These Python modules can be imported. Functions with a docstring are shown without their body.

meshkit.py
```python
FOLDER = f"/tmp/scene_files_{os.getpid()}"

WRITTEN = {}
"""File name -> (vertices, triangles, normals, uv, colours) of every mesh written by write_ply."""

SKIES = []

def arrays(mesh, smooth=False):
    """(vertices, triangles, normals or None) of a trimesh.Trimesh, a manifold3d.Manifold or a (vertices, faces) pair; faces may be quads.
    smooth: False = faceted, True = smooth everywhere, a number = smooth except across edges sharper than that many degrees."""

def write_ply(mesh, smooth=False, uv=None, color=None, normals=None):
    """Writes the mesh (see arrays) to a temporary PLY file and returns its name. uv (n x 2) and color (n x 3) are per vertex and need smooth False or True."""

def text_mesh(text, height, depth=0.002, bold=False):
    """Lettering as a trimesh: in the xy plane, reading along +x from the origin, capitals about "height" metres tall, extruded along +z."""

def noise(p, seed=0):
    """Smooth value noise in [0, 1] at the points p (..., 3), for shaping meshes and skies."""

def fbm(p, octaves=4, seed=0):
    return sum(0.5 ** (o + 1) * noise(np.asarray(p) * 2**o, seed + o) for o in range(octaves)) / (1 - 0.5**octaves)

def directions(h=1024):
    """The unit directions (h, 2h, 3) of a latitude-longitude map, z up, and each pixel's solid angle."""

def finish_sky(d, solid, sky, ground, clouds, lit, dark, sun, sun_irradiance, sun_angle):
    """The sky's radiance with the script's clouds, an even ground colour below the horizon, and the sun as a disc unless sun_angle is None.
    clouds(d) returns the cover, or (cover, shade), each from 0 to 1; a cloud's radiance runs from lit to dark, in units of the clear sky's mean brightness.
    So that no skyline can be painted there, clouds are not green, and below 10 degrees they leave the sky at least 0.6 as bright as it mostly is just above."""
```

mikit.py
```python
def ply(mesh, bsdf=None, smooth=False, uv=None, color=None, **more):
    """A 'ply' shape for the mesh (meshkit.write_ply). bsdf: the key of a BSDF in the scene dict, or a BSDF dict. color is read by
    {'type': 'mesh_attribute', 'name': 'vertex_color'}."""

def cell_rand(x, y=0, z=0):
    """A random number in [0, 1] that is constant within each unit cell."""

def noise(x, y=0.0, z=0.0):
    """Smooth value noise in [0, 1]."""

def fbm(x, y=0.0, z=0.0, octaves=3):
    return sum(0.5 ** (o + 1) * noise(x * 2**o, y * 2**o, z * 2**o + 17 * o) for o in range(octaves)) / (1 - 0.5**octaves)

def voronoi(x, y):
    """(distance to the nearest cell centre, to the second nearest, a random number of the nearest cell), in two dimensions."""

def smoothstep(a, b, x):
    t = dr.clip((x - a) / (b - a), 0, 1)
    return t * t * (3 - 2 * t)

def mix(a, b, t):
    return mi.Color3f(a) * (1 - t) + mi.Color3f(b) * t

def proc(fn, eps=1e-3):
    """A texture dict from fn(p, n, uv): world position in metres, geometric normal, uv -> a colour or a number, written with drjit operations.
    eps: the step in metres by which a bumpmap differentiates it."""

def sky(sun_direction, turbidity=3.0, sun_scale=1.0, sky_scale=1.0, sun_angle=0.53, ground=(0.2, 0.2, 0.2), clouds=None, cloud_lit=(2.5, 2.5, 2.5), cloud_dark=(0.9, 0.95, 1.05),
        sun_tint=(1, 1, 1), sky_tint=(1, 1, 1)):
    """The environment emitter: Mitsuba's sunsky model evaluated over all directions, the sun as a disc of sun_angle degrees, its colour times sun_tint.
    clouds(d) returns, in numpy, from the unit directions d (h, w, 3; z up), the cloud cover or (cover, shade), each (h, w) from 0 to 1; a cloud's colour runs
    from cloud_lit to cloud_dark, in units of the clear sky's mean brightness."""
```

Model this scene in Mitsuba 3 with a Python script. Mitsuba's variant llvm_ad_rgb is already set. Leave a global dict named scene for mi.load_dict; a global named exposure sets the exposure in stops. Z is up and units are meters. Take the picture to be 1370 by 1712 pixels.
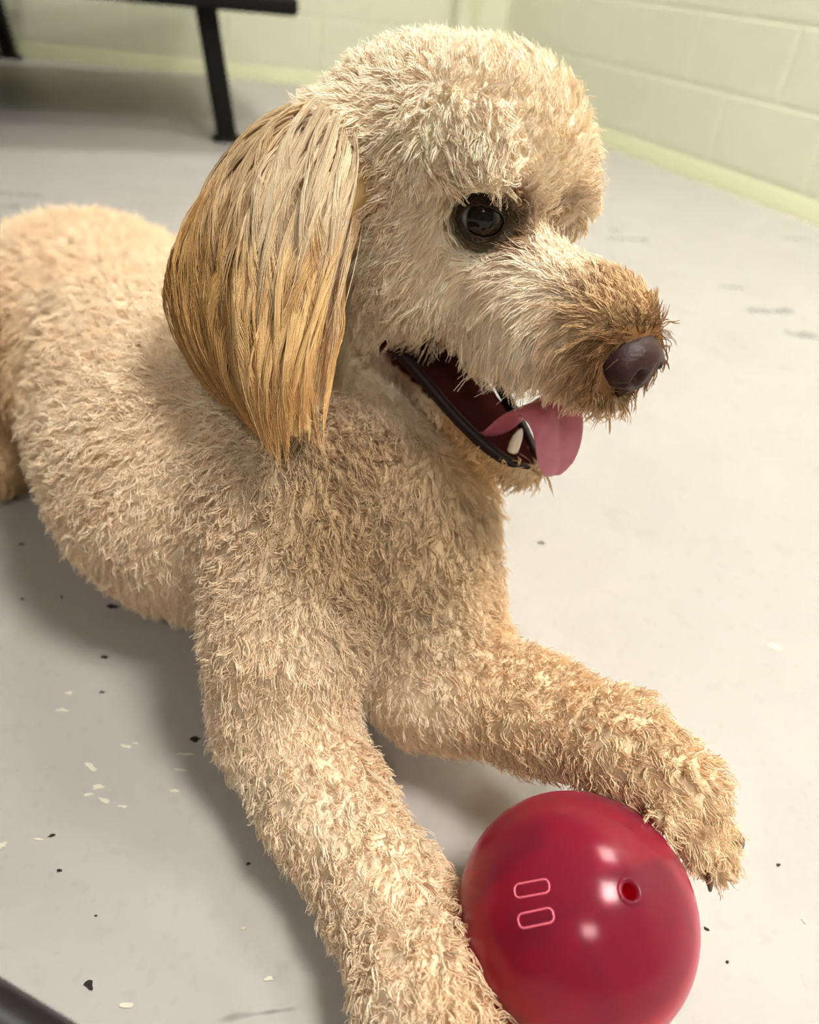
import math, os, random
import numpy as np, trimesh, drjit as dr, mitsuba as mi
import mikit, meshkit
from scipy.spatial import cKDTree
from shapely.geometry import Point, Polygon, box as sbox
from shapely import affinity

T = mi.ScalarTransform4f
rng = np.random.default_rng(7)
scene, labels = {}, {}
exposure = 0.78
N_COAT = 112000

# ---------------------------------------------------------------- camera
CAM, PITCH, ROLL, FOCAL = np.array([0, 0, .50]), math.radians(35), math.radians(7), 1310.0
fwd = np.array([0, math.cos(PITCH), -math.sin(PITCH)])
up0 = np.array([0, math.sin(PITCH), math.cos(PITCH)])
upv = up0 * math.cos(ROLL) - np.array([1., 0, 0]) * math.sin(ROLL)
scene['camera'] = {'type': 'thinlens', 'fov': math.degrees(2 * math.atan(685 / FOCAL)), 'fov_axis': 'x',
                   'to_world': T().look_at(origin=CAM.tolist(), target=(CAM + fwd).tolist(), up=upv.tolist()),
                   'aperture_radius': .0028, 'focus_distance': .47, 'near_clip': .02, 'far_clip': 50.0}

# ---------------------------------------------------------------- lights: fluorescent fixtures on the ceiling
CEIL = 2.5
LAMPS = [  # x, y, size x, size y, radiance
    (.88, -.02, .60, .60, 36.0),
    (.05, -1.80, .60, .60, 17.0),
    (-.80, 2.75, .60, .60, 14.0),
    (1.00, 1.50, .60, .60, 19.0),
]

# ---------------------------------------------------------------- materials
def rgb(*c): return {'type': 'rgb', 'value': list(c)}
def srgb(h):
    c = np.array([int(h[i:i + 2], 16) for i in (0, 2, 4)]) / 255.
    return tuple(np.where(c < .04045, c / 12.92, ((c + .055) / 1.055) ** 2.4).tolist())
def mat(key, color, rough=.5, spec=.5, **k):
    c = color if isinstance(color, dict) else rgb(*color)
    scene[key] = {'type': 'twosided', 'b': {'type': 'principled', 'base_color': c, 'roughness': rough, 'specular': spec, **k}}

def wall_col(p, n, uv):
    g = mikit.fbm(p.x * 3, p.y * 3, p.z * 5)
    return mikit.mix((.76, .765, .60), (.83, .835, .66), g)
mat('m_wall', mikit.proc(wall_col), .55, .3)
mat('m_skirt', (.74, .74, .50), .4, .4)
mat('m_ceil', (.36, .355, .34), .9, .1)  # unseen ceiling, toned down to grey to cut bounce light
mat('m_wall_grey', (.22, .22, .20), .8, .2)
def floor_col(p, n, uv):
    g = mikit.fbm(p.x * 9, p.y * 9, 0, 4)
    s = mikit.smoothstep(.68, .80, mikit.fbm(p.x * 26, p.y * 26, 3, 4))
    s2 = mikit.smoothstep(.70, .78, mikit.fbm(p.x * 120, p.y * 120, 7, 3))
    c = mikit.mix((.402, .376, .357), (.445, .420, .400), g)
    c = mikit.mix(c, (.34, .315, .29), s * .25)
    c = mikit.mix(c, (.28, .26, .24), s2 * .12)
    w = mikit.fbm(p.x * 45, p.y * 45, 5, 3)
    for x, y, a, b in ((.453, 1.976, .05, .014), (.427, 2.044, .025, .012), (.626, 1.691, .03, .012), (.67, 1.564, .055, .014), (.689, 1.445, .05, .016),
                       (.943, 2.186, .04, .012), (-.928, 1.727, .05, .010), (-.898, 1.637, .03, .010), (-.043, .200, .022, .0022)):
        d = dr.sqrt(dr.square((p.x - x + .3 * (p.y - y)) / a) + dr.square((p.y - y - .25 * (p.x - x)) / b))
        c = mikit.mix(c, (.13, .125, .12), mikit.smoothstep(1.2, .3, d + (w - .5) * 2.4) * .6)
    return c
mat('m_floor', mikit.proc(floor_col), .42, .35)
mat('m_black', (.006, .0055, .005), .55, .15)
mat('m_vinyl', (.012, .010, .013), .35, .5)
scene['m_diffuser'] = {'type': 'diffuse', 'reflectance': rgb(.8, .8, .8)}
mat('m_frame', (.75, .75, .73), .5)

def add(key, mesh, m, smooth=False, label=None, cat=None, group=None, kind=None, **k):
    n, base = 0, key
    while key in scene:
        n += 1; key = f'{base}_{n:03d}'
    scene[key] = mikit.ply(mesh, m, smooth, **k)
    d = {a: b for a, b in (('label', label), ('category', cat), ('group', group), ('kind', kind)) if b}
    if d: labels[key] = d
    return key
def thing(key, label, cat, group=None):
    n, base = 0, key
    while key in labels or any(k.startswith(key + '__') for k in scene):
        n += 1; key = f'{base}_{n:03d}'
    labels[key] = {'label': label, 'category': cat}
    if group: labels[key]['group'] = group
    return key
def rbox(sx, sy, sz, r=.006, c=(0, 0, 0)):
    import manifold3d as m3
    r = min(r, .49 * min(sx, sy, sz))
    s = m3.Manifold.sphere(r, 16)
    pts = [s.translate([a * (sx / 2 - r), b * (sy / 2 - r), d * (sz / 2 - r)]) for a in (-1, 1) for b in (-1, 1) for d in (-1, 1)]
    m = m3.Manifold.batch_hull(pts).translate(list(c)).to_mesh()
    return trimesh.Trimesh(m.vert_properties[:, :3], m.tri_verts, process=False)
def put(mesh, M):
    mesh = mesh.copy(); mesh.apply_transform(np.asarray(M)); return mesh
def frame(o, x, y, z=None):
    x, y = np.asarray(x, float), np.asarray(y, float); z = np.cross(x, y) if z is None else z
    M = np.eye(4); M[:3, 0], M[:3, 1], M[:3, 2], M[:3, 3] = x, y, z, o; return M

# ---------------------------------------------------------------- room
A, Bc, Cc = np.array([-1.963, 3.709]), np.array([.156, 4.043]), np.array([1.064, 2.389])
dL = (Bc - A) / np.linalg.norm(Bc - A); dR = (Cc - Bc) / np.linalg.norm(Cc - Bc)
P0 = Bc - dL * 4.2; P3 = Bc + dR * 6.2
nR = np.array([dR[1], -dR[0]])
P2 = P3 + nR * 4.3
P1 = P0 + (P0 - Bc) / 4.2 * .6 - np.array([.3, 5.6])
ring = [P0, Bc, P3, P2, P1]
def wall_mesh(a, b, t=.12):
    d = (b - a) / np.linalg.norm(b - a); n = np.array([-d[1], d[0]])      # outward on the left of a->b
    q = [a - d * t * 0, b, b + n * t, a + n * t]
    return trimesh.creation.extrude_polygon(Polygon(q), CEIL, engine='earcut')
names = ['back', 'right', 'front', 'near', 'left']
for i, nm in enumerate(names):
    a, b = ring[i], ring[(i + 1) % 5]
    seen = nm in ('back', 'right')
    add(f'wall_{nm}', wall_mesh(a, b), 'm_wall' if seen else 'm_wall_grey', label={'back': 'pale green painted block wall behind the black benches', 'right': 'pale green painted block wall on the right'}.get(nm, 'plain grey wall'), kind='structure')
def block_courses(parent, a, b, courses):
    """Painted concrete blocks, each proud of the recessed joints."""
    d = (b - a) / np.linalg.norm(b - a); n = np.array([d[1], -d[0]]); L = np.linalg.norm(b - a); bw, bh, g = .40, .20, .007
    blk = trimesh.Trimesh(*(lambda w, h, t, c: (np.array([[sx * (w - k * c), k * t, sz * (h - k * c)] for k in (0, 1) for sx in (-1, 1) for sz in (-1, 1)]),
          np.array([[4, 6, 7], [4, 7, 5], [0, 2, 6], [0, 6, 4], [3, 1, 5], [3, 5, 7], [2, 3, 7], [2, 7, 6], [1, 0, 4], [1, 4, 5]])))(bw / 2 - g / 2, bh / 2 - g / 2, .0025, .006), process=False)
    blk.fix_normals(); src = mikit.ply(blk, 'm_wall', False)
    for r in range(courses):
        x = L - (.2 if r % 2 else 0.0)
        while x > bw * .5:
            o = a + d * (x - bw / 2); z = .06 + bh * (r + .5)
            key = parent + '__block'; i = 0
            while key in scene: i += 1; key = f'{parent}__block_{i:03d}'
            scene[key] = {**src, 'to_world': T(frame([*o, z], [*d, 0], [*n, 0], [0, 0, 1]).tolist())}
            x -= bw
block_courses('wall_back', P0, Bc, 6)
block_courses('wall_right', Bc, P3, 6)
poly = Polygon(ring)
add('floor', put(trimesh.creation.extrude_polygon(poly.buffer(.1, join_style=2), .05, engine='earcut'), T().translate([0, 0, -.05]).matrix),
    'm_floor', label='light grey painted concrete floor with chips and scuffs', kind='structure')
add('ceiling', put(trimesh.creation.extrude_polygon(poly.buffer(.1, join_style=2), .05, engine='earcut'), T().translate([0, 0, CEIL]).matrix),
    'm_ceil', label='grey ceiling', kind='structure')
def skirt(a, b, h=.055, t=.02):
    d = (b - a) / np.linalg.norm(b - a); n = np.array([d[1], -d[0]])
    prof = Polygon([(0, 0), (t, 0), (t * .8, h * .3), (t * .3, h * .8), (0, h)])
    m = trimesh.creation.extrude_polygon(prof, np.linalg.norm(b - a), engine='earcut')
    return put(m, frame([*a, 0], [*n, 0], [0, 0, 1], [*d, 0]) if np.dot(np.cross([*n, 0], [0, 0, 1]), [*d, 0]) > 0 else frame([*b, 0], [*n, 0], [0, 0, 1], [*(-d), 0]))
add('baseboard_back', skirt(P0, Bc), 'm_skirt', label='yellow green rounded base of the back wall', kind='structure')
pp = Bc - dL * .20
pipe = trimesh.creation.cylinder(.034, CEIL - .02, sections=28); pipe.apply_translation([*(pp + np.array([dL[1], -dL[0]]) * .05), CEIL / 2])
add('trim_1', pipe, 'm_wall', 40, label='pale green painted vertical pipe in the corner', kind='structure')
add('baseboard_right', skirt(Bc, P3), 'm_skirt', label='yellow green rounded base of the right wall', kind='structure')

for i, (x, y, sx, sy, e) in enumerate(LAMPS):
    k = thing('ceiling_light', ['square white ceiling light panel above the red ball', 'square white ceiling light panel behind the viewer', 'square white ceiling light panel above the black benches', 'square white ceiling light panel beside the right wall'][i], 'ceiling light')
    fr = trimesh.creation.extrude_polygon(sbox(x - sx / 2 - .03, y - sy / 2 - .03, x + sx / 2 + .03, y + sy / 2 + .03).difference(sbox(x - sx / 2, y - sy / 2, x + sx / 2, y + sy / 2)), .06, engine='earcut')
    fr.apply_translation([0, 0, CEIL - .06]); add(k + '__frame', fr, 'm_frame')
    df = trimesh.creation.box([sx, sy, .01]); df.apply_translation([x, y, CEIL - .045])
    add(k + '__diffuser', df, 'm_diffuser')
    kk = k + '__diffuser'
    scene[kk]['emitter'] = {'type': 'area', 'radiance': rgb(e, e * .97, e * .90)}

# ---------------------------------------------------------------- black benches
def bench(o, u, L, Dp, top_z, legs, label):
    v = np.array([-u[1], u[0]]); k = thing('bench', label, 'bench')
    Mx = frame([*o, 0], [*u, 0], [*v, 0], [0, 0, 1])
    add(k + '__seat', put(rbox(L, Dp, .045, .014, (-L / 2, Dp / 2, top_z - .0225)), Mx), 'm_black', 40)
    for (a, b) in legs:
        leg = rbox(.054, .054, top_z - .045, .006, (a, b, (top_z - .045) / 2))
        leg.vertices[:, 0] -= .055 * leg.vertices[:, 2] / top_z
        foot = rbox(.085, .06, .016, .006, (a, b, .008))
        add(k + '__leg', put(leg, Mx), 'm_black', 40)
        add(k + '__foot', put(foot, Mx), 'm_black', 40)
u_ = np.array([.90, .44]) / np.linalg.norm([.90, .44])
bench((-.465, 2.51), u_, 1.7, 1.28, .385, [(-.185, .11), (-1.5, .11), (-1.5, 1.16), (-1.0, 1.16)], 'wide low black bench on square legs nearest the dog')
bench((-1.74, 3.56), np.array([.985, .17]), 1.3, .16, .385, [(-.12, .08), (-1.1, .08)], 'narrow black bench at the left edge close to the back wall')

# ---------------------------------------------------------------- padded block standing in for an unidentified dark shape, lower left corner
pe = np.array([-.146, .146]); pd = np.array([.042, -.015]) / np.linalg.norm([.042, -.015]); pn = np.array([-pd[1], pd[0]])
pm = rbox(.42, .30, .14, .022, (0, -.15, .07)); pk = thing('padded_block', 'black padded block of unknown kind with a rounded edge cut off by the bottom left corner', 'stool')
add(pk + '__cushion', put(pm, frame([*(pe + pd * -.10 + pn * .004), 0], [*pd, 0], [*pn, 0], [0, 0, 1])), 'm_vinyl', 40)

# ---------------------------------------------------------------- ball
BALL, BR = np.array([.1218, .2413, .0670]), .0670
scene['m_ball'] = {'type': 'principledthin', 'base_color': rgb(.95, .15, .34), 'roughness': .18, 'spec_trans': .85, 'diff_trans': 1.0, 'eta': 1.33}
scene['m_vane'] = {'type': 'twosided', 'b': {'type': 'principled', 'base_color': rgb(.72, .03, .09), 'roughness': .4}}
scene['m_ridge'] = {'type': 'twosided', 'b': {'type': 'principled', 'base_color': rgb(.86, .16, .24), 'roughness': .2}}
import manifold3d as m3
def to_tri(m): q = m.to_mesh(); return trimesh.Trimesh(q.vert_properties[:, :3], q.tri_verts, process=False)
def aligned(n, up=(0, 0, 1)):
    n = np.array(n, float) / np.linalg.norm(n); x = np.cross(up, n); x /= np.linalg.norm(x); return frame((0, 0, 0), x, np.cross(n, x), n)
bt = thing('treat_ball', 'translucent raspberry red plastic treat ball under the far paw of the dog', 'ball')
TB = T().translate(BALL.tolist()).matrix
hole = (.17, -.29, .942)
shell = m3.Manifold.sphere(BR, 160) - m3.Manifold.sphere(BR - .0022, 120)
cyl = m3.Manifold.cylinder(.05, .0042, .0042, 40).translate([0, 0, BR - .03]).transform(np.array(aligned(hole))[:3])
add(bt + '__shell', put(to_tri(shell - cyl), TB), 'm_ball', 50)
rim = trimesh.creation.torus(.0056, .0013, 48, 14); rim.apply_translation([0, 0, BR - .0004])
add(bt + '__hole_rim', put(put(rim, aligned(hole)), TB), 'm_ball', True)
def tube_path(pts, r, closed=True, sides=8):
    pts = np.array(pts, float); n = len(pts)
    t = np.roll(pts, -1, 0) - np.roll(pts, 1, 0) if closed else np.gradient(pts, axis=0)
    t /= np.linalg.norm(t, axis=1, keepdims=True); a = np.cross(t, [.21, .35, .91]); a /= np.linalg.norm(a, axis=1, keepdims=True); b = np.cross(t, a)
    w = np.arange(sides) * 2 * np.pi / sides; r = np.broadcast_to(r, n)
    V = pts[:, None] + r[:, None, None] * (np.cos(w)[None, :, None] * a[:, None] + np.sin(w)[None, :, None] * b[:, None])
    i, j = np.meshgrid(np.arange(n if closed else n - 1), np.arange(sides), indexing='ij'); i1, j1 = (i + 1) % n, (j + 1) % sides
    q = np.stack([i * sides + j, i * sides + j1, i1 * sides + j1, i1 * sides + j], -1).reshape(-1, 4)
    F = np.vstack([q[:, [0, 1, 2]], q[:, [0, 2, 3]]])
    if not closed: F = np.vstack([F, [[0, k + 1, k] for k in range(1, sides - 1)], [[(n - 1) * sides, (n - 1) * sides + k, (n - 1) * sides + k + 1] for k in range(1, sides - 1)]])
    return trimesh.Trimesh(V.reshape(-1, 3), F, process=False)
for c, rt in (((-.546, -.274, .792), (-.431, -.275, .859)), ((-.513, -.463, .723), (-.405, -.459, .791))):
    c, rt = np.array(c), np.array(rt); x = rt - c; x -= c * (x @ c) / (c @ c); x /= np.linalg.norm(x); y = np.cross(c, x)
    out = np.array(sbox(-.0068, -.0005, .0068, .0005).buffer(.0028, 12).exterior.coords)[:-1]
    d3 = c * BR + out[:, :1] * x + out[:, 1:] * y; d3 = d3 / np.linalg.norm(d3, axis=1, keepdims=True) * (BR + .0001)
    add(bt + '__slot_ridge', put(tube_path(d3, .00055), TB), 'm_ridge', True)
# the dividing walls of the maze inside
vx = np.array([.93, .30, .2]); vx /= np.linalg.norm(vx); vz = np.array([-.25, .1, .96]); vz -= vx * (vx @ vz); vz /= np.linalg.norm(vz); vy = np.cross(vz, vx)
def vane(x, y, z, cut):
    d = m3.Manifold.cylinder(.0022, BR - .0035, BR - .0035, 72, True)
    d = d - m3.Manifold.cube([.2, .2, .01], True).translate(cut)
    return put(put(to_tri(d), frame((0, 0, 0), x, y, z)), TB)
add(bt + '__divider', vane(vz, vy, vx, (.108, 0, 0)), 'm_vane', 40)
add(bt + '__divider', vane(vx, vz, -vy, (.112, .05, 0)), 'm_vane', 40)
add(bt + '__divider', vane(vx, vy, vz, (0, .118, 0)), 'm_vane', 40)

scene['m_inner'] = {'type': 'twosided', 'b': {'type': 'principled', 'base_color': rgb(.40, .01, .05), 'roughness': .4}}
vd = (CAM - BALL) / np.linalg.norm(CAM - BALL); ix = np.cross([0, .3, 1.], vd); ix /= np.linalg.norm(ix); iy = np.cross(vd, ix)
qd = m3.Manifold.cylinder(.002, .046, .046, 72, True) ^ m3.Manifold.cube([.06, .06, .02], True).translate([-.030, -.030, 0])
add(bt + '__inner_panel', put(put(to_tri(qd), frame(vd * .012, ix, iy, vd)), TB), 'm_inner', 40)

# ---------------------------------------------------------------- flakes and chips lying on the floor
scene['m_dark'] = {'type': 'diffuse', 'reflectance': rgb(.035, .03, .025)}
scene['m_light'] = {'type': 'diffuse', 'reflectance': rgb(.66, .63, .52)}
DARK = [(-.37, .58, .0029), (-.334, .505, .0021), (-.303, .514, .0022), (-.254, .51, .0060), (-.239, .45, .0035), (-.226, .413, .0024), (-.141, .379, .0046), (-.211, .289, .0024),
        (-.15, .202, .0041), (-.023, .438, .0059), (-.019, .41, .0019), (.146, .686, .0039), (.101, .589, .0029), (.116, .536, .0028), (.121, .528, .0033), (.292, .333, .0021),
        (.228, .28, .002), (.236, .26, .0015), (-.078, .286, .0016), (-.196, .266, .0019), (-.162, .241, .0011)]
LIGHT = [(-.25, .408, .0038, .0024, 0), (-.248, .391, .0056, .0019, -5), (-.207, .344, .0061, .0026, -35), (-.196, .329, .0051, .0021, 10), (-.2, .322, .0034, .0013, 0), (-.187, .319, .0059, .0017, -25),
         (-.173, .316, .0037, .0012, -10), (-.142, .333, .0047, .0017, -10), (-.188, .365, .0045, .0018, -20), (-.183, .369, .0027, .0013, 5), (-.049, .217, .0028, .0018, 10), (-.071, .244, .0019, .0011, 0),
         (-.125, .194, .0048, .0014, -5), (-.239, .278, .0024, .0035, -60), (.363, .564, .0069, .0046, -20), (.297, .294, .0016, .002, 0), (-.144, .365, .0063, .0009, -3), (-.144, .351, .0061, .0009, -8), (-.218, .285, .004, .0008, -10)]
def flake(x, y, a, b, deg, r):
    n = 11; w = np.arange(n) * 2 * np.pi / n; q = r.uniform(.45, 1.2, n)
    po = affinity.translate(affinity.rotate(Polygon(np.c_[np.cos(w) * q * a, np.sin(w) * q * b]).buffer(0), deg, origin=(0, 0)), x, y)
    if po.geom_type != 'Polygon': po = max(po.geoms, key=lambda g: g.area)
    m = trimesh.creation.extrude_polygon(po, .0007, engine='earcut'); return m
for x, y, a in DARK: add('floor__dark_chip', flake(x, y, a, a * .55, rng.uniform(-30, 30), rng), 'm_dark')
for x, y, a, b, d in LIGHT: add('floor__pale_flake', flake(x, y, a, b, d + 10, rng), 'm_light')

# ---------------------------------------------------------------- dog: one continuous body surface from a distance field
YAW = math.radians(-42)
HO = np.array([.034, .52, .37])
HF = np.array([math.cos(YAW), math.sin(YAW), 0]); HL = np.array([-math.sin(YAW), math.cos(YAW), 0]); HU = np.array([0, 0, 1.])
HM = np.stack([HF, HL, HU], 1)
def hw(q): return HO + HM @ np.asarray(q, float)

INSET = .0085
class Field:
    def __init__(s, lo, hi, h):
        s.h, s.lo = h, np.array(lo, float); s.ax = [np.arange(a, b, h) for a, b in zip(lo, hi)]
        s.D = np.full([len(a) for a in s.ax], .2, np.float32)
    def sub(s, lo, hi):
        i0 = np.maximum(((np.array(lo) - s.lo) / s.h).astype(int), 0); i1 = np.minimum(((np.array(hi) - s.lo) / s.h).astype(int) + 2, s.D.shape)
        sl = tuple(slice(a, max(a, b)) for a, b in zip(i0, i1))
        return sl, [x[q].astype(np.float32) for x, q in zip(s.ax, sl)]
    def grid(s, c, r):
        sl, (x, y, z) = s.sub(np.array(c) - r, np.array(c) + r)
        return sl, x[:, None, None], y[None, :, None], z[None, None, :]
    def blend(s, sl, d, k, op='u'):
        a = s.D[sl]
        if op == 'u':
            h = np.maximum(k - np.abs(a - d), 0) / k; s.D[sl] = np.minimum(a, d) - h * h * k / 4
        else:
            d = -d; h = np.maximum(k - np.abs(a - d), 0) / k; s.D[sl] = np.maximum(a, d) + h * h * k / 4
    def ell(s, c, r, R=np.eye(3), k=.03, op='u'):
        c, r = np.array(c, float), np.array(r, float)
        sl, x, y, z = s.grid(c, r.max() + k + .03)
        p = [R[0, i] * (x - c[0]) + R[1, i] * (y - c[1]) + R[2, i] * (z - c[2]) for i in range(3)]
        k0 = np.sqrt(sum((a / b) ** 2 for a, b in zip(p, r))) + 1e-6; k1 = np.sqrt(sum((a / b ** 2) ** 2 for a, b in zip(p, r))) + 1e-6
        s.blend(sl, (k0 * (k0 - 1) / k1).astype(np.float32), k, op)
    def cone(s, a, b, ra, rb, k=.03, op='u'):
        a, b = np.array(a, float), np.array(b, float); m = (a + b) / 2
        sl, x, y, z = s.grid(m, np.abs(a - b) / 2 + max(ra, rb) + k + .03)
        d = b - a; dx, dy, dz = x - a[0], y - a[1], z - a[2]
        t = np.clip((dx * d[0] + dy * d[1] + dz * d[2]) / (d @ d), 0, 1)
        r = ra + (rb - ra) * t
        s.blend(sl, (np.sqrt((dx - t * d[0]) ** 2 + (dy - t * d[1]) ** 2 + (dz - t * d[2]) ** 2) - r).astype(np.float32), k, op)
    def chain(s, pts, k=.03, op='u'):
        for (a, ra), (b, rb) in zip(pts[:-1], pts[1:]): s.cone(a, b, ra, rb, k, op)

def surface_nets(D, lo, h):
    S = D < 0
    n = [q - 1 for q in D.shape]
    c = np.zeros(n, np.uint8)
    for i in range(8): c += S[(i >> 2):n[0] + (i >> 2), (i >> 1 & 1):n[1] + (i >> 1 & 1), (i & 1):n[2] + (i & 1)]
    cells = np.argwhere((c > 0) & (c < 8)); idx = np.full(n, -1, np.int32); idx[tuple(cells.T)] = np.arange(len(cells))
    cor = np.array([[i >> 2, i >> 1 & 1, i & 1] for i in range(8)])
    val = np.stack([D[tuple((cells + q).T)] for q in cor], 1)
    acc, cnt = np.zeros((len(cells), 3)), np.zeros(len(cells))
    for a in range(8):
        for b in range(a + 1, 8):
            if np.abs(cor[a] - cor[b]).sum() != 1: continue
            va, vb = val[:, a], val[:, b]; m = (va < 0) != (vb < 0)
            t = np.where(m, va / np.where(m, va - vb, 1), 0)
            acc += m[:, None] * (cor[a] + t[:, None] * (cor[b] - cor[a])); cnt += m
    V = lo + h * (cells + acc / cnt[:, None])
    F = []
    for ax in range(3):
        o = [q for q in range(3) if q != ax]
        s0 = [slice(None)] * 3; s1 = [slice(None)] * 3; s0[ax] = slice(0, -1); s1[ax] = slice(1, None)
        e = S[tuple(s0)] != S[tuple(s1)]
        E = np.argwhere(e)
        E = E[(E[:, o[0]] > 0) & (E[:, o[1]] > 0) & (E[:, o[0]] < n[o[0]]) & (E[:, o[1]] < n[o[1]])]
        fl = S[tuple(E.T)]
        q = []
        for da, db in ((-1, -1), (0, -1), (0, 0), (-1, 0)):
            w = E.copy(); w[:, o[0]] += da; w[:, o[1]] += db; q.append(idx[tuple(w.T)])
        q = np.stack(q, 1)
        flip = fl if ax != 1 else ~fl
        q[~flip] = q[~flip][:, ::-1]
        F.append(q)
    F = np.vstack(F); F = F[(F >= 0).all(1)]
    return V, np.vstack([F[:, [0, 1, 2]], F[:, [0, 2, 3]]])


EAR = {-1: np.array([[(-.057, .510, .405), (-.061, .477, .359), (-.064, .442, .312), (-.061, .416, .265)],
                     [(-.074, .521, .407), (-.092, .485, .353), (-.091, .449, .301), (-.072, .413, .246)],
                     [(-.094, .533, .407), (-.126, .513, .361), (-.131, .473, .301), (-.101, .434, .246)],
                     [(-.114, .546, .400), (-.160, .537, .352), (-.177, .504, .297), (-.153, .470, .254)]])}
EAR[-1][3] += [.013, .006, 0]; EAR[-1][2] += [.005, .002, 0]
_q = (EAR[-1] - HO) @ HM; _q[..., 1] *= -1                                # the far ear hangs on the other side of the head
_q[..., 1] = .062 + (_q[..., 1] - .062) * .5; _q[..., 0] = -.07 + (_q[..., 0] + .07) * .5
EAR[1] = HO + _q @ HM.T
EYE = {s: hw((.0085, s * .0290, .0085)) if s < 0 else hw((.001, .0240, .0065)) for s in (-1, 1)}
EYE_AX = {s: HM @ (np.array([.75, s * .66, .03]) / np.linalg.norm([.75, .66, .03])) for s in (-1, 1)}
EYE_R = .0154

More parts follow.
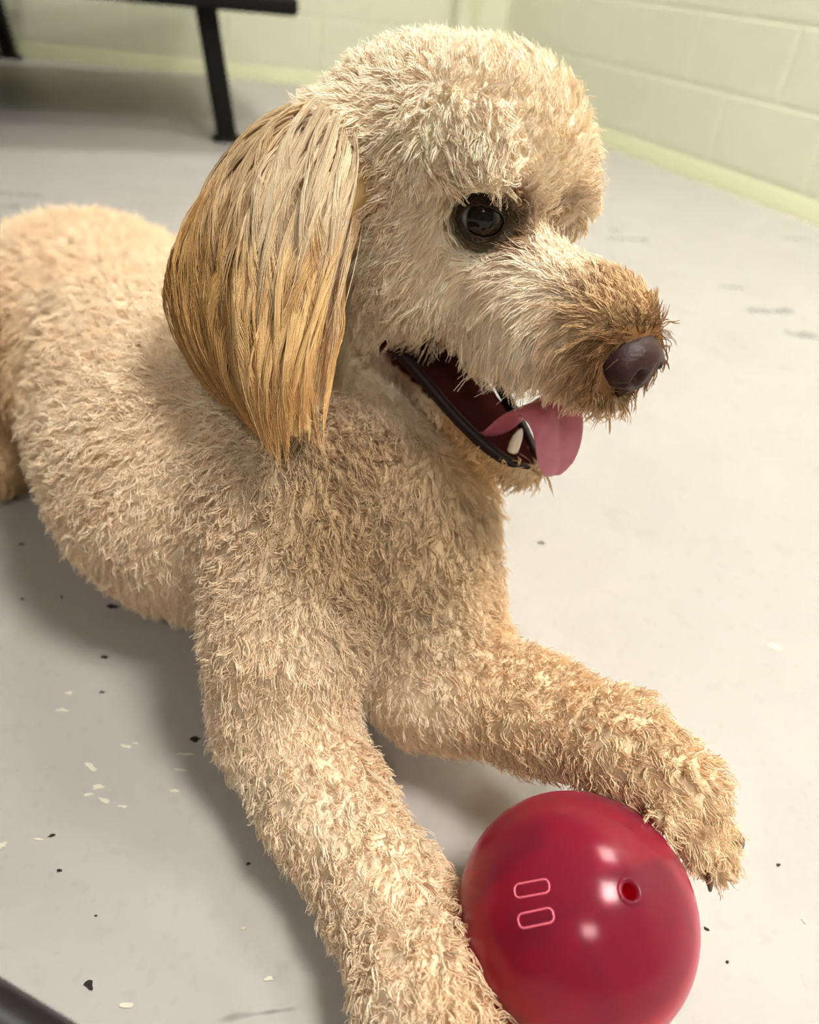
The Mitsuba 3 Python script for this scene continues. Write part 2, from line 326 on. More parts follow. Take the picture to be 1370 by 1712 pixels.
def relax(m, n):
    ed = m.edges_unique; v = np.array(m.vertices); k = np.zeros(len(v)); np.add.at(k, ed.ravel(), 1)
    for i in range(2 * n):
        a = np.zeros_like(v); np.add.at(a, ed[:, 0], v[ed[:, 1]]); np.add.at(a, ed[:, 1], v[ed[:, 0]])
        v = v + (.5 if i % 2 == 0 else -.45) * np.where(k[:, None] > 0, a / np.maximum(k, 1)[:, None] - v, 0)
    return trimesh.Trimesh(v, m.faces, process=False)
LIP = np.array([(-.044, .0365, -.0985), (-.022, .0340, -.1080), (.005, .0290, -.1245), (.030, .0230, -.1385), (.050, .0155, -.1480), (.064, .007, -.1530), (.067, 0, -.1535)])
def build_dog():
    f = Field((-.72, .09, -.01), (.30, 1.16, .52), .004)
    # trunk
    f.ell((-.034, .545, .125), (.100, .105, .108), k=.04)
    f.ell((-.155, .580, .122), (.168, .160, .138), k=.07)
    f.ell((-.265, .715, .125), (.160, .155, .125), k=.08)
    f.ell((-.395, .845, .125), (.155, .155, .120), k=.08)
    # neck
    f.chain([((-.065, .595, .18), .088), ((-.095, .625, .27), .072), (hw((-.105, 0, -.01)), .070)], .035)
    # near front leg
    f.chain([((-.092, .475, .172), .074), ((-.073, .390, .10), .058), ((-.071, .365, .054), .050), ((-.030, .306, .044), .043), ((.014, .255, .038), .039), ((.045, .205, .037), .043), ((.064, .172, .034), .036)], .022)
    # far front leg
    f.chain([((.008, .505, .145), .070), ((.036, .410, .07), .056), ((.105, .368, .088), .041), ((.150, .333, .108), .035), ((.182, .300, .112), .033)], .02)
    for tip, r in (((.166, .274, .1145), .0165), ((.193, .276, .088), .017), ((.211, .280, .074), .017), ((.222, .300, .072), .015)):
        f.cone((.182, .302, .112), tip, .022, r + .0015, .003)
    # hind leg
    f.chain([((-.370, .665, .215), .008), ((-.366, .622, .165), .016), ((-.376, .605, .09), .024)], .025, 's')   # fold of the flank
    f.ell((-.462, .705, .110), (.080, .088, .112), k=.004)
    f.chain([((-.47, .71, .05), .05), ((-.425, .650, .035), .036)], .02)
    f.cone((-.62, .98, .06), (-.70, 1.06, .03), .04, .03)
    # head
    E = lambda c, r, k=.02, op='u': f.ell(hw(c), r, HM, k, op)
    C = lambda a, b, ra, rb, k=.02, op='u': f.cone(hw(a), hw(b), ra, rb, k, op)
    E((-.066, 0, .022), (.094, .076, .077), .03)
    E((-.008, 0, .044), (.052, .066, .052), .03)
    for s in (-1, 1):
        E((.008, s * .034, .037), (.034, .027, .024), .012)
        E((-.038, s * .036, -.035), (.052, .038, .052), .03)
    C((.015, 0, -.031), (.094, 0, -.046), .044, .036, .02)
    E((.088, 0, -.026), (.034, .028, .024), .02)
    for s in (-1, 1):
        E((.040, s * .022, -.060), (.062, .022, .034), .015)
        E((.098, s * .018, -.064), (.027, .021, .025), .012)
    E((.050, .027, -.078), (.042, .014, .026), .012)
    E((.023, .035, .014), (.027, .024, .031), .012)
    E((.106, .020, -.050), (.026, .018, .030), .01)
    E((.102, 0, -.080), (.026, .026, .016), .01)
    for s in (-1, 1): E((-.062, s * .030, -.080), (.036, .030, .038), .02)
    f.cone(hw((-.060, 0, -.096)), hw((.052, 0, -.150)), .044, .029, .010)
    for l in (-.036, -.018, 0, .018, .036):
        C((-.046, l, -.097), (.062, l * .8, -.126), .0016, .0150, .004, 's')
    for s in (-1, 1):
        f.ell(EYE[s], (EYE_R * 1.06,) * 3, k=.004, op='s')
    # ear leathers
    for s in (-1, 1):
        e = EAR[s].copy(); e[0] += (e[1] - e[0]) * .38; e += (np.array([.006, .008, 0]) if s < 0 else np.array([-.006, -.008, 0]))   # the leather lies under its hair
        for i in range(4):
            f.chain([(e[i, j], r) for j, r in zip(range(4 if i else 2), ((.019, .016, .014, .010) if i else (.013, .0105)))], .02)
            if i < 3: f.chain([((e[i, j] + e[i + 1, j]) / 2, r) for j, r in zip(range(4 if i else 3), (.018, .016, .014, .010) if i else (.014, .011, .010))], .02)
    f.ell(BALL, (BR + .0015 - INSET,) * 3, k=.003, op='s')
    f.D = np.maximum(f.D, -(f.ax[2][None, None, :] - .001 + INSET)).astype(np.float32)
    V, F = surface_nets(f.D + INSET, f.lo, f.h)
    m = trimesh.Trimesh(V, F, process=False)
    m = max(m.split(only_watertight=False), key=lambda q: len(q.faces))
    return relax(m, 3)
dog = build_dog()

labels['dog'] = {'label': 'cream curly dog with its mouth open, lying on the floor beside the red ball', 'category': 'dog'}
# colour of skin and fur by place on the dog (its own markings, plus shade painted on the throat)
def ss(a, b, x):
    t = np.clip((x - a) / (b - a), 0, 1); return t * t * (3 - 2 * t)
def mixc(a, b, t): return np.asarray(a) * (1 - t[:, None]) + np.asarray(b) * t[:, None]
def fur_col(p):
    q = (p - HO) @ HM; qa = np.abs(q * [0, 1, 0]) + q * [1, 0, 1]
    D = lambda c, w=qa: np.linalg.norm(w - c, axis=1)
    n = len(p); one = np.ones(n)
    c = mixc((.82, .65, .45), (.91, .79, .61), meshkit.fbm(p * 22, 2))
    hd_ = ss(.17, .12, D((-.03, 0, 0), q))
    c = mixc(c, mixc((.89, .77, .58), (.94, .85, .70), meshkit.fbm(p * 40, 2, 5)), hd_ * .85)
    c = mixc(c, (.34, .195, .07), ss(.13, .05, np.linalg.norm((p - [-.015, .44, .19]) * [1, 1, .8], axis=1)) * .7 * (1 - hd_))  # throat and chest browned: shade under the head painted into the fur
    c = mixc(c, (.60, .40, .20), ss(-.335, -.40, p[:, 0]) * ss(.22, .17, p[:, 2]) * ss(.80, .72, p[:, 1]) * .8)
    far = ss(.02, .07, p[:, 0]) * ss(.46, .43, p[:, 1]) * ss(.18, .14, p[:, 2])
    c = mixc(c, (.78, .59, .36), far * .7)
    c = mixc(c, (.76, .54, .28), ss(.05, .02, D((.03, .012, -.145))) * .9)           # lower jaw
    c = mixc(c, (.24, .11, .04), ss(.032, .012, D((-.035, .036, -.105))) * .9)       # corner of the mouth
    c = mixc(c, (.56, .36, .17), ss(.060, .030, D((.113, 0, -.038), q)) * .9)         # end of the muzzle
    c = mixc(c, (.24, .12, .05), ss(.031, .020, D((.116, .010, -.050))))
    c = mixc(c, (.24, .105, .035), ss(.024, .010, D((.031, .024, .007))) * np.where(q[:, 1] > 0, .35, .95))        # tear stain
    c = mixc(c, (.26, .12, .045), ss(.018, .008, D((.026, .028, .020))) * np.where(q[:, 1] > 0, .3, .9))
    c = mixc(c, (.14, .055, .02), ss(.0150, .0120, D((.0165, .035, .009))))
    return c
# ---------------------------------------------------------------- fur
scene['m_skin'] = {'type': 'twosided', 'b': {'type': 'diffuse', 'reflectance': {'type': 'mesh_attribute', 'name': 'vertex_color'}}}
scene['m_fur'] = {'type': 'twosided', 'b': {'type': 'principled', 'base_color': {'type': 'mesh_attribute', 'name': 'vertex_color'}, 'roughness': .5, 'specular': .25}}
def strands(key, P, R, col, m='m_fur', **lab):
    """P (n, k, 3) centre lines, R (n, k) radii, col (n, k, 3): a tapering three-sided tube each, joined into one mesh."""
    n, k = R.shape
    t = np.gradient(P, axis=1); t /= np.linalg.norm(t, axis=-1, keepdims=True) + 1e-12
    a = np.cross(t, [.3, .5, .8]); a /= np.linalg.norm(a, axis=-1, keepdims=True) + 1e-12; b = np.cross(t, a)
    N = np.stack([a * math.cos(w) + b * math.sin(w) for w in (0, 2.0944, 4.18879)], 2)
    V = P[:, :, None] + N * R[..., None, None]
    ii = np.arange(n)[:, None, None] * k * 3 + np.arange(k - 1)[None, :, None] * 3; j = np.arange(3)[None, None]; j1 = (j + 1) % 3
    F = np.concatenate([np.stack([ii + j, ii + j1, ii + 3 + j1], -1).reshape(-1, 3), np.stack([ii + j, ii + 3 + j1, ii + 3 + j], -1).reshape(-1, 3)])
    path = meshkit.write_ply((V.reshape(-1, 3), F), False, None, np.repeat(np.clip(col, 0, .95), 3, axis=1).reshape(-1, 3), normals=N.reshape(-1, 3))
    scene[key] = {'type': 'ply', 'filename': path, 'face_normals': False, 'bsdf': {'type': 'ref', 'id': m}}
    if lab: labels[key] = lab
def unit(v): return v / (np.linalg.norm(v, axis=-1, keepdims=True) + 1e-12)

def hd(v): return HM @ np.array(v, float)
AN = [  # place, direction of lay, length, lay 0..1, curl radius
    ((-.12, .60, .28), (-.6, .7, -.3), .0130, .45, .0026), ((-.38, .85, .25), (-.6, .6, -.3), .0140, .45, .0030),
    ((-.26, .56, .14), (-.3, .3, -.9), .0125, .50, .0026), ((-.20, .48, .06), (-.2, .2, -1), .0115, .55, .0021),
    ((-.48, .72, .15), (-.2, 0, -1), .0150, .45, .0030), ((-.42, .65, .03), (.2, -.8, -.3), .012, .4, .0026),
    ((-.03, .43, .16), (0, -.2, -1), .0140, .50, .0029), ((-.03, .48, .24), (0, -.2, -1), .0160, .5, .0032),
    ((-.10, .37, .18), (-.1, -.1, -1), .0125, .45, .0027), ((-.09, .34, .08), (.2, -.4, -.8), .0105, .40, .0023),
    ((-.03, .29, .07), (.5, -.75, -.2), .0095, .30, .0020), ((.02, .24, .06), (.5, -.75, -.2), .0100, .30, .0022), ((.06, .18, .05), (.4, -.8, -.3), .0105, .30, .0024),
    ((.05, .37, .12), (.5, -.2, -.6), .0105, .35, .0022), ((.11, .36, .12), (.8, -.5, .2), .0095, .25, .0019), ((.16, .32, .13), (.7, -.6, -.2), .0105, .35, .0022), ((.20, .28, .09), (.5, -.5, -.7), .0095, .65, .0016),
    (hw((-.09, 0, .10)), hd((-.7, 0, .5)), .0100, .25, .0022), (hw((-.02, 0, .095)), hd((-.2, 0, .8)), .0105, .2, .0022), (hw((.035, 0, .05)), hd((.3, 0, .7)), .0095, .3, .0020),
    (hw((-.05, -.075, .03)), hd((-.5, 0, -.7)), .0120, .50, .0022), (hw((-.03, -.07, -.04)), hd((-.5, 0, -.8)), .0140, .62, .0022), (hw((-.06, -.06, -.07)), hd((-.5, 0, -.8)), .0120, .60, .0018),
    (hw((.02, -.05, .035)), hd((.35, -.3, -.1)), .0125, .45, .0020), (hw((.02, -.045, -.015)), hd((-.6, 0, -.6)), .0080, .72, .0010),
    (hw((.045, -.042, -.040)), hd((-.22, 0, -1)), .0200, .84, .0022), (hw((.020, -.044, -.055)), hd((-.25, 0, -1)), .0200, .84, .0022), (hw((.075, -.040, -.045)), hd((-.15, 0, -1)), .0185, .84, .0020),
    (hw((.03, -.04, -.085)), hd((-.15, 0, -1)), .0190, .85, .0018), (hw((.06, -.035, -.085)), hd((-.10, 0, -1)), .0190, .85, .0018), (hw((.095, -.035, -.06)), hd((-.45, -.1, -.85)), .0170, .75, .0016),
    (hw((.06, 0, -.005)), hd((-.6, 0, .4)), .0075, .55, .0014), (hw((.10, 0, -.015)), hd((-.5, 0, .5)), .0080, .5, .0014), (hw((.115, -.02, -.08)), hd((.1, -.1, -.9)), .0110, .7, .0012),
    (hw((0, -.03, -.14)), hd((-.3, 0, -.9)), .0095, .7, .0010), (hw((.06, 0, -.165)), hd((-.1, 0, -1)), .0120, .7, .0010),
]
AP = np.array([a[0] for a in AN]); AD = unit(np.array([a[1] for a in AN], float)); AQ = np.array([a[2:] for a in AN])
# the far side of the face mirrors the near one
hmask = [i for i in range(len(AN)) if abs(((AP[i] - HO) @ HM)[1]) > .008 and np.linalg.norm(AP[i] - HO) < .2 and (AP[i] - HO)[2] > -.175]
def mir(v): w = v @ HM; w = w * [1, -1, 1]; return w @ HM.T
AP = np.vstack([AP, HO + mir(AP[hmask] - HO)]); AD = np.vstack([AD, mir(AD[hmask])]); AQ = np.vstack([AQ, AQ[hmask]])
ATREE = cKDTree(AP)
def fieldat(p):
    d, i = ATREE.query(p, k=4)
    w = 1 / (d ** 2 + .012 ** 2) ** 1.5; w /= w.sum(1, keepdims=True)
    return unit((AD[i] * w[..., None]).sum(1)), (AQ[i] * w[..., None]).sum(1)

def mouth_d(p):
    q = (p - HO) @ HM; ax = np.clip((q[:, 0] + .046) / .108, 0, 1)
    return np.sqrt((q[:, 0] + .046 - ax * .108) ** 2 + (q[:, 2] + .097 + ax * .029) ** 2) - (.0016 + .0134 * ax) - INSET + np.where((q[:, 0] > .09) | (np.abs(q[:, 1]) > .06), .1, 0)
def sample_roots(mesh, n, r):
    C = mesh.triangles_center; N = mesh.face_normals
    fac = (unit(CAM - C) * N).sum(1)
    w = mesh.area_faces * np.where(fac > -.25, 1.0, .22) * np.where(N[:, 2] < -.8, .3, 1) / np.linalg.norm(C - CAM, axis=1) ** 1.2
    fi = r.choice(len(w), n, p=w / w.sum())
    a, b = r.random((2, n)); s = a + b > 1; a[s], b[s] = 1 - a[s], 1 - b[s]
    t = mesh.triangles[fi]
    p = t[:, 0] + a[:, None] * (t[:, 1] - t[:, 0]) + b[:, None] * (t[:, 2] - t[:, 0])
    vn = mesh.vertex_normals[mesh.faces[fi]]
    nn = unit(vn[:, 0] * (1 - a - b)[:, None] + vn[:, 1] * a[:, None] + vn[:, 2] * b[:, None])
    return p, nn
from scipy.interpolate import RectBivariateSpline
class Patch:
    """Smooth surface through the four fibres of an ear: s across (front edge to back edge), t from the head to the tips."""
    def __init__(o, g): o.f = [RectBivariateSpline([0, 1 / 3, 2 / 3, 1], [0, .36, .70, 1], g[..., i]) for i in range(3)]
    def __call__(o, s, t):
        tc = np.clip(t, 0, 1); e = t - tc; sc = np.clip(s, 0, 1); g = s - sc
        p = np.stack([f.ev(sc, tc) for f in o.f], -1); d = np.stack([f.ev(sc, tc, dy=1) for f in o.f], -1); c = np.stack([f.ev(sc, tc, dx=1) for f in o.f], -1)
        return p + d * e[..., None] + c * g[..., None]
    def normal(o, s, t):
        t = np.clip(t, 0, 1); return unit(np.cross(np.stack([f.ev(s, t, dx=1) for f in o.f], -1), np.stack([f.ev(s, t, dy=1) for f in o.f], -1)))
PATCH = {s: Patch(EAR[s]) for s in (-1, 1)}
_s, _t = np.meshgrid(np.linspace(0, 1, 14), np.linspace(.14, .95, 22), indexing='ij')
EARPTS = cKDTree(np.vstack([PATCH[s](_s.ravel(), _t.ravel()) for s in (-1, 1)]))

def head_w(p): return ss(.150, .128, np.linalg.norm(p - hw((-.02, 0, -.01)), axis=1))
def grow(mesh, n, spacing, r, head):
    p, nn = sample_roots(mesh, int(n * (1.5 if head else .93)), r)
    k_ = (head_w(p) > r.random(len(p))) == head; p, nn = p[k_], nn[k_]
    q = (p - HO) @ HM
    inside = np.abs(q[:, 1]) < np.interp(q[:, 0], LIP[:, 0], LIP[:, 1]) - .001
    bad = (mouth_d(p) < .0010) & (inside | (q[:, 2] > -.097 - .27 * (q[:, 0] + .046)) | (q[:, 0] < -.030))
    bad |= (mouth_d(p) < .008) & inside & (q[:, 0] > -.05) & (nn @ HU > -.2)
    for s in (-1, 1):
        e = p - EYE[s]; ax = (e * EYE_AX[s]).sum(1); lat = np.linalg.norm(e - ax[:, None] * EYE_AX[s], axis=1)
        bad |= (ax > 0) & (lat < .0102) & (ax < .03)
    for s in (-1, 1): bad |= np.linalg.norm(p - EYE[s], axis=1) < .0150
    bad |= np.linalg.norm((q - [.120, -.003, -.051]) / [.0228, .0212, .0182], axis=1) < 1
    bad |= (np.linalg.norm(p - BALL, axis=1) < BR + .003) | (p[:, 2] < .004)
    bad |= EARPTS.query(p)[0] < .0140
    p, nn = p[~bad], nn[~bad]; n = len(p)
    m = int(mesh.area / spacing ** 2)                                     # locks
    cp, cn = sample_roots(mesh, m, r); k_ = (head_w(cp) > .02) if head else (head_w(cp) < .98); cp, cn = cp[k_], cn[k_]; m = len(cp)
    cd, cq = fieldat(cp)
    cd = unit(cd - (cd * cn).sum(1, keepdims=True) * cn)
    ci = cKDTree(cp).query(p + r.normal(0, .0006, p.shape))[1]
    lay = np.clip(cq[:, 1] + r.normal(0, .05 if head else .10, m), .05, .95)[:, None]
    jit = r.normal(0, 1, (m, 3)); jit = jit - (jit * cn).sum(1, keepdims=True) * cn
    axis = unit(cn * (1 - lay) + cd * lay + jit * np.where(head, .14, np.where((cp[:, 2] < .13) & (cp[:, 1] < .43), .28, .42))[:, None])
    clen = cq[:, 0] * r.uniform(.7, 1.25, m); ph = r.uniform(0, 2 * np.pi, m); tw = r.choice([-1, 1], m) * r.uniform(3.8, 6.8, m)
    cr = cq[:, 2] * r.uniform(.6, 1.3, m)
    e1 = unit(np.cross(axis, cn + 1e-3)); e2 = np.cross(axis, e1)
    K = 5; S = np.array([0, .28, .54, .78, 1.0])
    off = p - cp[ci]; o2 = np.clip(np.linalg.norm(off, axis=1) / (spacing * .62), 0, 1) ** 2
    L = clen[ci] * r.uniform(.8, 1.08, n) * (1.12 - .42 * o2)
    conv = np.where(head, .42, np.where((p[:, 2] < .13) & (p[:, 1] < .43), .26, .55))
    P = np.empty((n, K, 3)); dirn = unit(axis[ci] + r.normal(0, .05 if head else .09, (n, 3)))
    for k, s in enumerate(S):
        a = ph[ci] + tw[ci] * s
        curl = (np.cos(a)[:, None] * e1[ci] + np.sin(a)[:, None] * e2[ci]) * (cr[ci] * s ** .6)[:, None]
        droop = cd[ci] * (L * .35 * s * s)[:, None] - nn * (L * .18 * s * s)[:, None]
        P[:, k] = p + dirn * (L * s)[:, None] + curl + droop - off * (conv * s ** 1.1)[:, None] - nn * (.0012 if k == 0 else 0)
    for k in range(K):                                                    # keep the fur out of the eyes, the ball and the floor
        for c, rad in ((BALL, BR + .0008), (EYE[-1], .0166), (EYE[1], .0166)):
            dv = P[:, k] - c; dd = np.linalg.norm(dv, axis=-1, keepdims=True)
            P[:, k] = np.where(dd < rad, c + dv / dd * rad, P[:, k])
    P[..., 2] = np.maximum(P[..., 2], .0006)
    rad = (.00030 if head else .00038) * r.uniform(.7, 1.25, n)[:, None] * np.array([1, 1, 1, .85, .4])[None]
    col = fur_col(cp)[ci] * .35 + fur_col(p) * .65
    col = col * np.array([1.0, .975, .965]) * (r.uniform(.88, 1.10, m)[ci] * r.uniform(.88, 1.12, n))[:, None]
    col = col[:, None] * np.linspace(.93, 1.06, K)[None, :, None]
    return P, rad, col
def ear_hair(side, n, r):
    f = PATCH[side]
    m = 420
    cs, ct = r.random(m) * 1.14 - .09, r.random(m) ** .9 * .80 - .05
    out = np.sign(((CAM - f(np.array([.5]), np.array([.5]))) * f.normal(np.array([.5]), np.array([.5]))).sum()) * (1 if side < 0 else -1)
    cl = r.uniform(.28, .50, m); ch = r.uniform(0, 1, m); cw = r.normal(0, .10, m); cph = r.uniform(0, 6.28, m); inner = r.random(m) < .22
    tree = cKDTree(np.c_[cs * 2.6, ct])
    s0, t0 = r.random(n) * 1.12 - .07, r.random(n) ** .9 * .82 - .05
    ci = tree.query(np.c_[s0 * 2.6, t0])[1]
    K = 7; S = np.linspace(0, 1, K)
    L = np.minimum(cl[ci] * r.uniform(.8, 1.15, n), 1.0 - t0 + r.normal(0, .035, n) - .05 * ch[ci]); sgn = np.where(inner[ci], -1, 1) * out
    P = np.empty((n, K, 3)); ed = r.normal(0, .012, n); fly = (r.random(n) < .008) * r.normal(0, .006, n)
    for k, w in enumerate(S):
        t = t0 + (L * w) * np.clip(1.06 - t0 * .25, .5, 1)
        sc = s0 + (cs[ci] - s0) * .75 * w + ed * w + cw[ci] * w * w + .026 * w * np.sin(cph[ci] + 6 * w)
        conv = .5 + (sc - .5) * (1 - .55 * np.clip(t - .72, 0, 1) / .4 * .9)      # the fringe narrows to the tips
        conv = np.clip(conv, -.07, 1.05)
        edge = np.sqrt(np.clip(1 - (2 * np.clip(conv, 0, 1) - 1) ** 2, 0, 1))
        h = .0105 + .010 * edge * (1 - .35 * np.clip(t, 0, 1)) - .007 * ss(.42, .56, conv) * ss(1.0, .8, conv) + .011 * ch[ci] * np.sin(np.pi * np.clip(w * .9 + .1, 0, 1)) + fly * w
        P[:, k] = f(conv, t) + f.normal(np.clip(conv, 0, 1), t) * (sgn * h)[:, None]
    for k in range(K):
        pass
    R = .00032 * r.uniform(.6, 1.2, n)[:, None] * np.array([1, 1, 1, 1, .9, .7, .3])[None]
    p = P[:, 3]; g = r.random(m)[ci] * .6 + r.random(n) * .4
    col = mixc((.33, .155, .042), (.66, .40, .15), g)
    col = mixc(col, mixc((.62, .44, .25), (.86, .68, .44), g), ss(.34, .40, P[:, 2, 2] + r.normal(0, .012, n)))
    front = ss(.60, .44, s0) * .9
    col = mixc(col, mixc((.62, .36, .13), (.88, .63, .32), g), front)
    col = mixc(col, mixc((.62, .48, .31), (.84, .70, .50), g), front * ss(.42, .15, t0 + r.normal(0, .05, n)))
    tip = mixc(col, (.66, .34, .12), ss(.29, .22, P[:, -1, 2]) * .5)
    w = np.linspace(0, 1, K)[None, :, None]
    return P, R, col[:, None] * (1 - w) + tip[:, None] * w

INSIDE_MOUTH = mouth_d(dog.vertices)
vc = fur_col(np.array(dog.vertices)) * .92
_e = ss(.022, .018, EARPTS.query(dog.vertices)[0]); vc = mixc(vc, (.60, .40, .18), _e)
_q2 = (dog.vertices - HO) @ HM
_in = (INSIDE_MOUTH < .006) & (np.abs(_q2[:, 1]) < np.interp(_q2[:, 0], LIP[:, 0], LIP[:, 1]) - .001)
_out = (np.abs(_q2[:, 1]) > np.interp(_q2[:, 0], LIP[:, 0], LIP[:, 1])) & (_q2[:, 2] < -.097 - .27 * (_q2[:, 0] + .046)) & (_q2[:, 0] > -.030)
vc = mixc(vc, (.05, .012, .011), np.where(_out, 0, np.maximum(ss(.0022, .0004, INSIDE_MOUTH), _in * 1.0)))
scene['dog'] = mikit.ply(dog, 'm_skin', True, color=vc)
r_ = np.random.default_rng(11)
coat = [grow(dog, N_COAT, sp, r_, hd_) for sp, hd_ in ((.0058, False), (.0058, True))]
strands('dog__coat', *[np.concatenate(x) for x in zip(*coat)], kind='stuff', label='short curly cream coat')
strands('dog__ear_hair', *ear_hair(-1, 12000, r_), kind='stuff', label='long golden hair of the ear')
strands('dog__ear_hair_001', *ear_hair(1, 2500, r_), kind='stuff', label='long golden hair of the far ear')

# ---------------------------------------------------------------- eyes, nose, mouth, claws
def local_mesh(m): m = m.copy(); m.vertices = HO + np.asarray(m.vertices) @ HM.T; return m
mat('m_eye', {'type': 'mesh_attribute', 'name': 'vertex_color'}, .06, .35)
mat('m_lid', (.030, .014, .008), .35, .5)
mat('m_nose', (.040, .016, .015), .42, .2)
mat('m_tongue', {'type': 'mesh_attribute', 'name': 'vertex_color'}, .36, .5)
mat('m_lip', (.016, .006, .006), .5, .25)
mat('m_tooth', (.82, .76, .62), .25, .5)
mat('m_claw', (.10, .06, .035), .3, .5)
for s in (-1, 1):
    ax = HM @ unit(np.array([.84, s * .53, .06]))
    sp = trimesh.creation.icosphere(5, EYE_R * .985)
    ang = np.arccos(np.clip(unit(sp.vertices) @ ax, -1, 1))
    bul = 1 + .045 * np.clip(1 - (ang / .62) ** 2, 0, 1); sp.vertices *= bul[:, None]
    c = mixc((.003, .002, .002), (.016, .007, .004), ss(.28, .36, ang)); c = mixc(c, (.004, .003, .003), ss(.66, .78, ang)); c = mixc(c, (.20, .20, .22), ss(.86, .92, ang))
    sp.apply_translation(EYE[s])
    ek = add('dog__eye', sp, 'm_eye', True, color=c)
    # lids: a shell over the eyeball with an almond opening
    A_ = EYE_AX[s]; hx = unit(np.cross([0, 0, 1.], A_)); hy = np.cross(A_, hx)
    e = Field(EYE[s] - .022, EYE[s] + .022, .0007)
    e.D[:] = 1; X, Y, Z = np.meshgrid(*e.ax, indexing='ij'); Pq = np.stack([X, Y, Z], -1) - EYE[s]
    rr = np.linalg.norm(Pq, axis=-1); px, py, pz = Pq @ hx, Pq @ hy, Pq @ A_
    if s > 0: px = -px
    al = np.sqrt((px / .0128) ** 2 + ((py + .0003 + .10 * px) / np.where(py > 0, .0080, .0088)) ** 2)      # outer corner lower
    Dm = np.maximum.reduce([rr - .0163, .0155 - rr, (1 - al) * .0085, .004 - pz])
    V, F = surface_nets(Dm.astype(np.float32), e.lo, e.h); lid = trimesh.Trimesh(V, F, process=False)
    lid = max(lid.split(only_watertight=False), key=lambda q: len(q.faces))
    lid = relax(lid, 4)
    add('dog__eyelid', lid, 'm_lid', True)

nf = Field((.085, -.034, -.085), (.150, .034, -.020), .0009)
L_ = np.eye(3)
nf.ell((.113, 0, -.0505), (.0205, .0228, .0178), L_, .004)
for s in (-1, 1):
    nf.ell((.121, s * .0115, -.0535), (.0120, .0112, .0115), L_, .004)
nf.ell((.124, 0, -.0470), (.0100, .0130, .0085), L_, .006)
nf.cone((.124, 0, -.062), (.116, 0, -.072), .0065, .0045, .006)
for s in (-1, 1):
    nf.ell((.1335, s * .0105, -.0555), (.0085, .0052, .0058), L_, .003, 's')
    nf.chain([((.131, s * .0135, -.0590), .0026), ((.122, s * .0215, -.0615), .0018), ((.112, s * .026, -.060), .0014)], .002, 's')
nf.chain([((.1365, 0, -.048), .0012), ((.135, 0, -.058), .0016), ((.126, 0, -.071), .0012)], .002, 's')
V, F = surface_nets(nf.D, nf.lo, nf.h); nm = relax(trimesh.Trimesh(V, F, process=False), 4)
nm.vertices += nm.vertex_normals * ((meshkit.noise(np.array(nm.vertices) * 900) - .5) * .0003)[:, None]
nm.apply_translation([-.0025, -.001, .0012])
add('dog__nose', local_mesh(nm), 'm_nose', True)

# tongue: lofted sections along its curve
tp = np.array([(-.010, -.142), (.010, -.146), (.028, -.142), (.041, -.127), (.054, -.1085), (.069, -.1015), (.0800, -.1130), (.0848, -.1285), (.0860, -.1415), (.0850, -.1485)])
tw_ = np.array([.010, .012, .0140, .0150, .0170, .0195, .0195, .0180, .0125, .004])
from scipy.interpolate import CubicSpline
u_k = np.linspace(0, 1, len(tp)); U = np.linspace(0, 1, 44); cp_, cw_ = CubicSpline(u_k, tp)(U), np.clip(CubicSpline(u_k, tw_)(U), .003, 1)
tg = np.gradient(cp_, axis=0); tg /= np.linalg.norm(tg, axis=1, keepdims=True); nr = np.c_[-tg[:, 1], tg[:, 0]]
W = np.linspace(0, 2 * np.pi, 40, endpoint=False); rows, tc = [], []
for i in range(len(U)):
    th = .0042 * (1 - .45 * U[i]) * np.clip((1 - U[i]) * 14, .35, 1)
    y = np.cos(W) * cw_[i]; z = np.sin(W) * th + .0030 * (y / cw_[i]) ** 2 * (1 if U[i] < .9 else .4) - np.where(np.sin(W) > 0, .0016 * np.exp(-(y / .0022) ** 2), 0)
    y = np.where(y < 0, y * 1.18, y * (1.28 if U[i] < .62 else 1.0)) - .002; z = z + .0006 * np.sin(U[i] * 22) * (np.abs(y) / cw_[i])
    ta = .50 * ss(.25, .7, U[i:i + 1])[0]; y, z = y * math.cos(ta) - z * math.sin(ta) * .3, z + y * math.sin(ta) * .75     # rolled towards the near side
    rows.append(np.c_[cp_[i, 0] + nr[i, 0] * z * .4 + y * .12, y, cp_[i, 1] + nr[i, 1] * z + z * .2])
Vt = np.concatenate(rows + [np.r_[cp_[0][0], 0, cp_[0][1]][None], np.r_[cp_[-1][0], 0, cp_[-1][1]][None]]); n_, k_ = len(U), 40
i, j = np.meshgrid(np.arange(n_ - 1), np.arange(k_), indexing='ij'); j1 = (j + 1) % k_
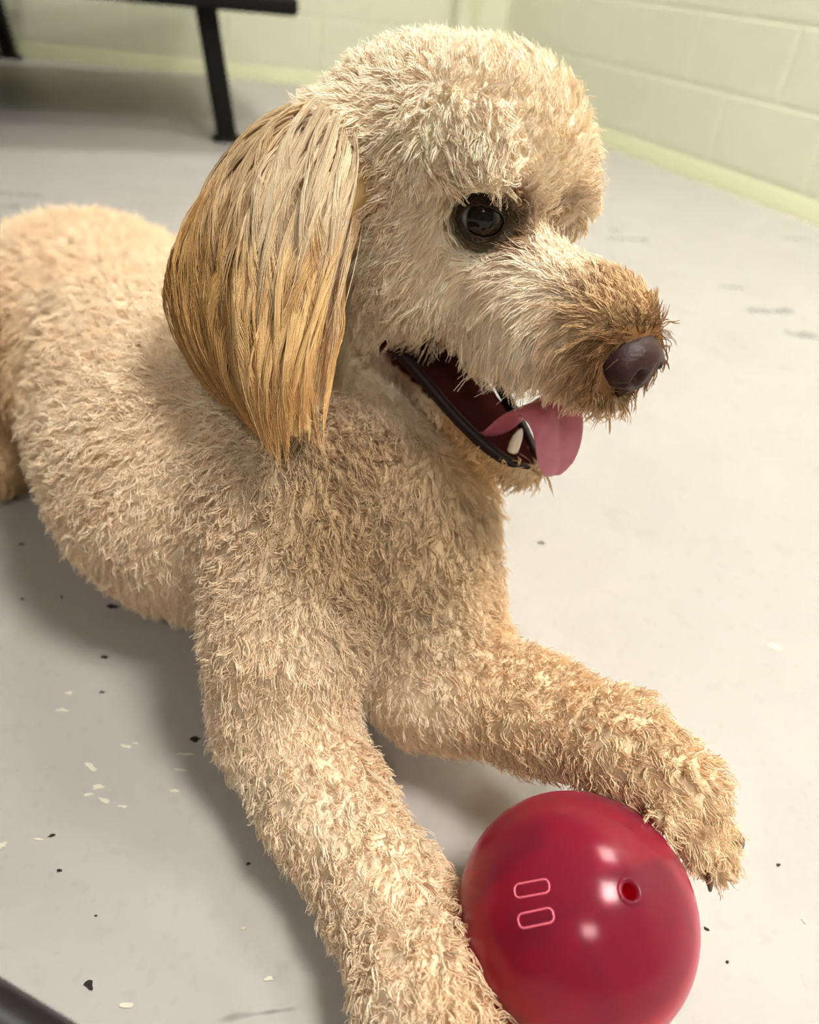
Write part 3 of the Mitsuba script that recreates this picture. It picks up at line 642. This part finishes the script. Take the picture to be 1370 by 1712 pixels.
q = np.stack([i * k_ + j, (i + 1) * k_ + j, (i + 1) * k_ + j1, i * k_ + j1], -1).reshape(-1, 4)
jj = np.arange(k_); Ft = np.vstack([q[:, [0, 1, 2]], q[:, [0, 2, 3]], np.c_[jj, (jj + 1) % k_, np.full(k_, n_ * k_)], np.c_[(n_ - 1) * k_ + (jj + 1) % k_, (n_ - 1) * k_ + jj, np.full(k_, n_ * k_ + 1)]])
tm = trimesh.Trimesh(Vt, Ft, process=False); tm.fix_normals()
g = meshkit.fbm(Vt * 260, 2)
add('dog__tongue', local_mesh(tm), 'm_tongue', True, color=mixc((.40, .10, .15), (.50, .15, .20), g), label='pink tongue hanging out')

lip = LIP
full = np.vstack([lip * [1, -1, 1], lip[-2::-1]]); cs_ = CubicSpline(np.linspace(0, 1, len(full)), full)(np.linspace(0, 1, 90))
add('dog__lower_lip', local_mesh(tube_path(cs_, .0043, False, 10)), 'm_lip', True, label='dark lower lip')
for s in (-1,):
    tl = CubicSpline([0, .5, 1], np.array([(.056, s * .0150, -.138), (.0580, s * .0162, -.128), (.0605, s * .0166, -.1185)]))(np.linspace(0, 1, 14))
    add('dog__tooth', local_mesh(tube_path(tl, .0040 * (1 - np.linspace(0, .94, 14) ** 3.5), False, 12)), 'm_tooth', True)
# claws of the two front paws
for a, b in (((.200, .272, .083), (.2025, .2625, .0725)), ((.222, .284, .072), (.2250, .2790, .0650)), ((.232, .304, .068), (.2370, .3025, .0600)),
             ((.086, .158, .022), (.0915, .1490, .012)), ((.074, .150, .022), (.0785, .1390, .012)), ((.056, .152, .022), (.0570, .1410, .012)), ((.043, .164, .022), (.0415, .1540, .012))):
    a, b = np.array(a), np.array(b); m_ = (a + b) / 2 + [0, 0, .002]
    w = np.linspace(0, 1, 10)[:, None]; pth = a * (1 - w) ** 2 + 2 * m_ * w * (1 - w) + b * w ** 2
    add('dog__claw', tube_path(pth, .0034 * (1 - np.linspace(0, .85, 10) ** 1.8), False, 10), 'm_claw', True)
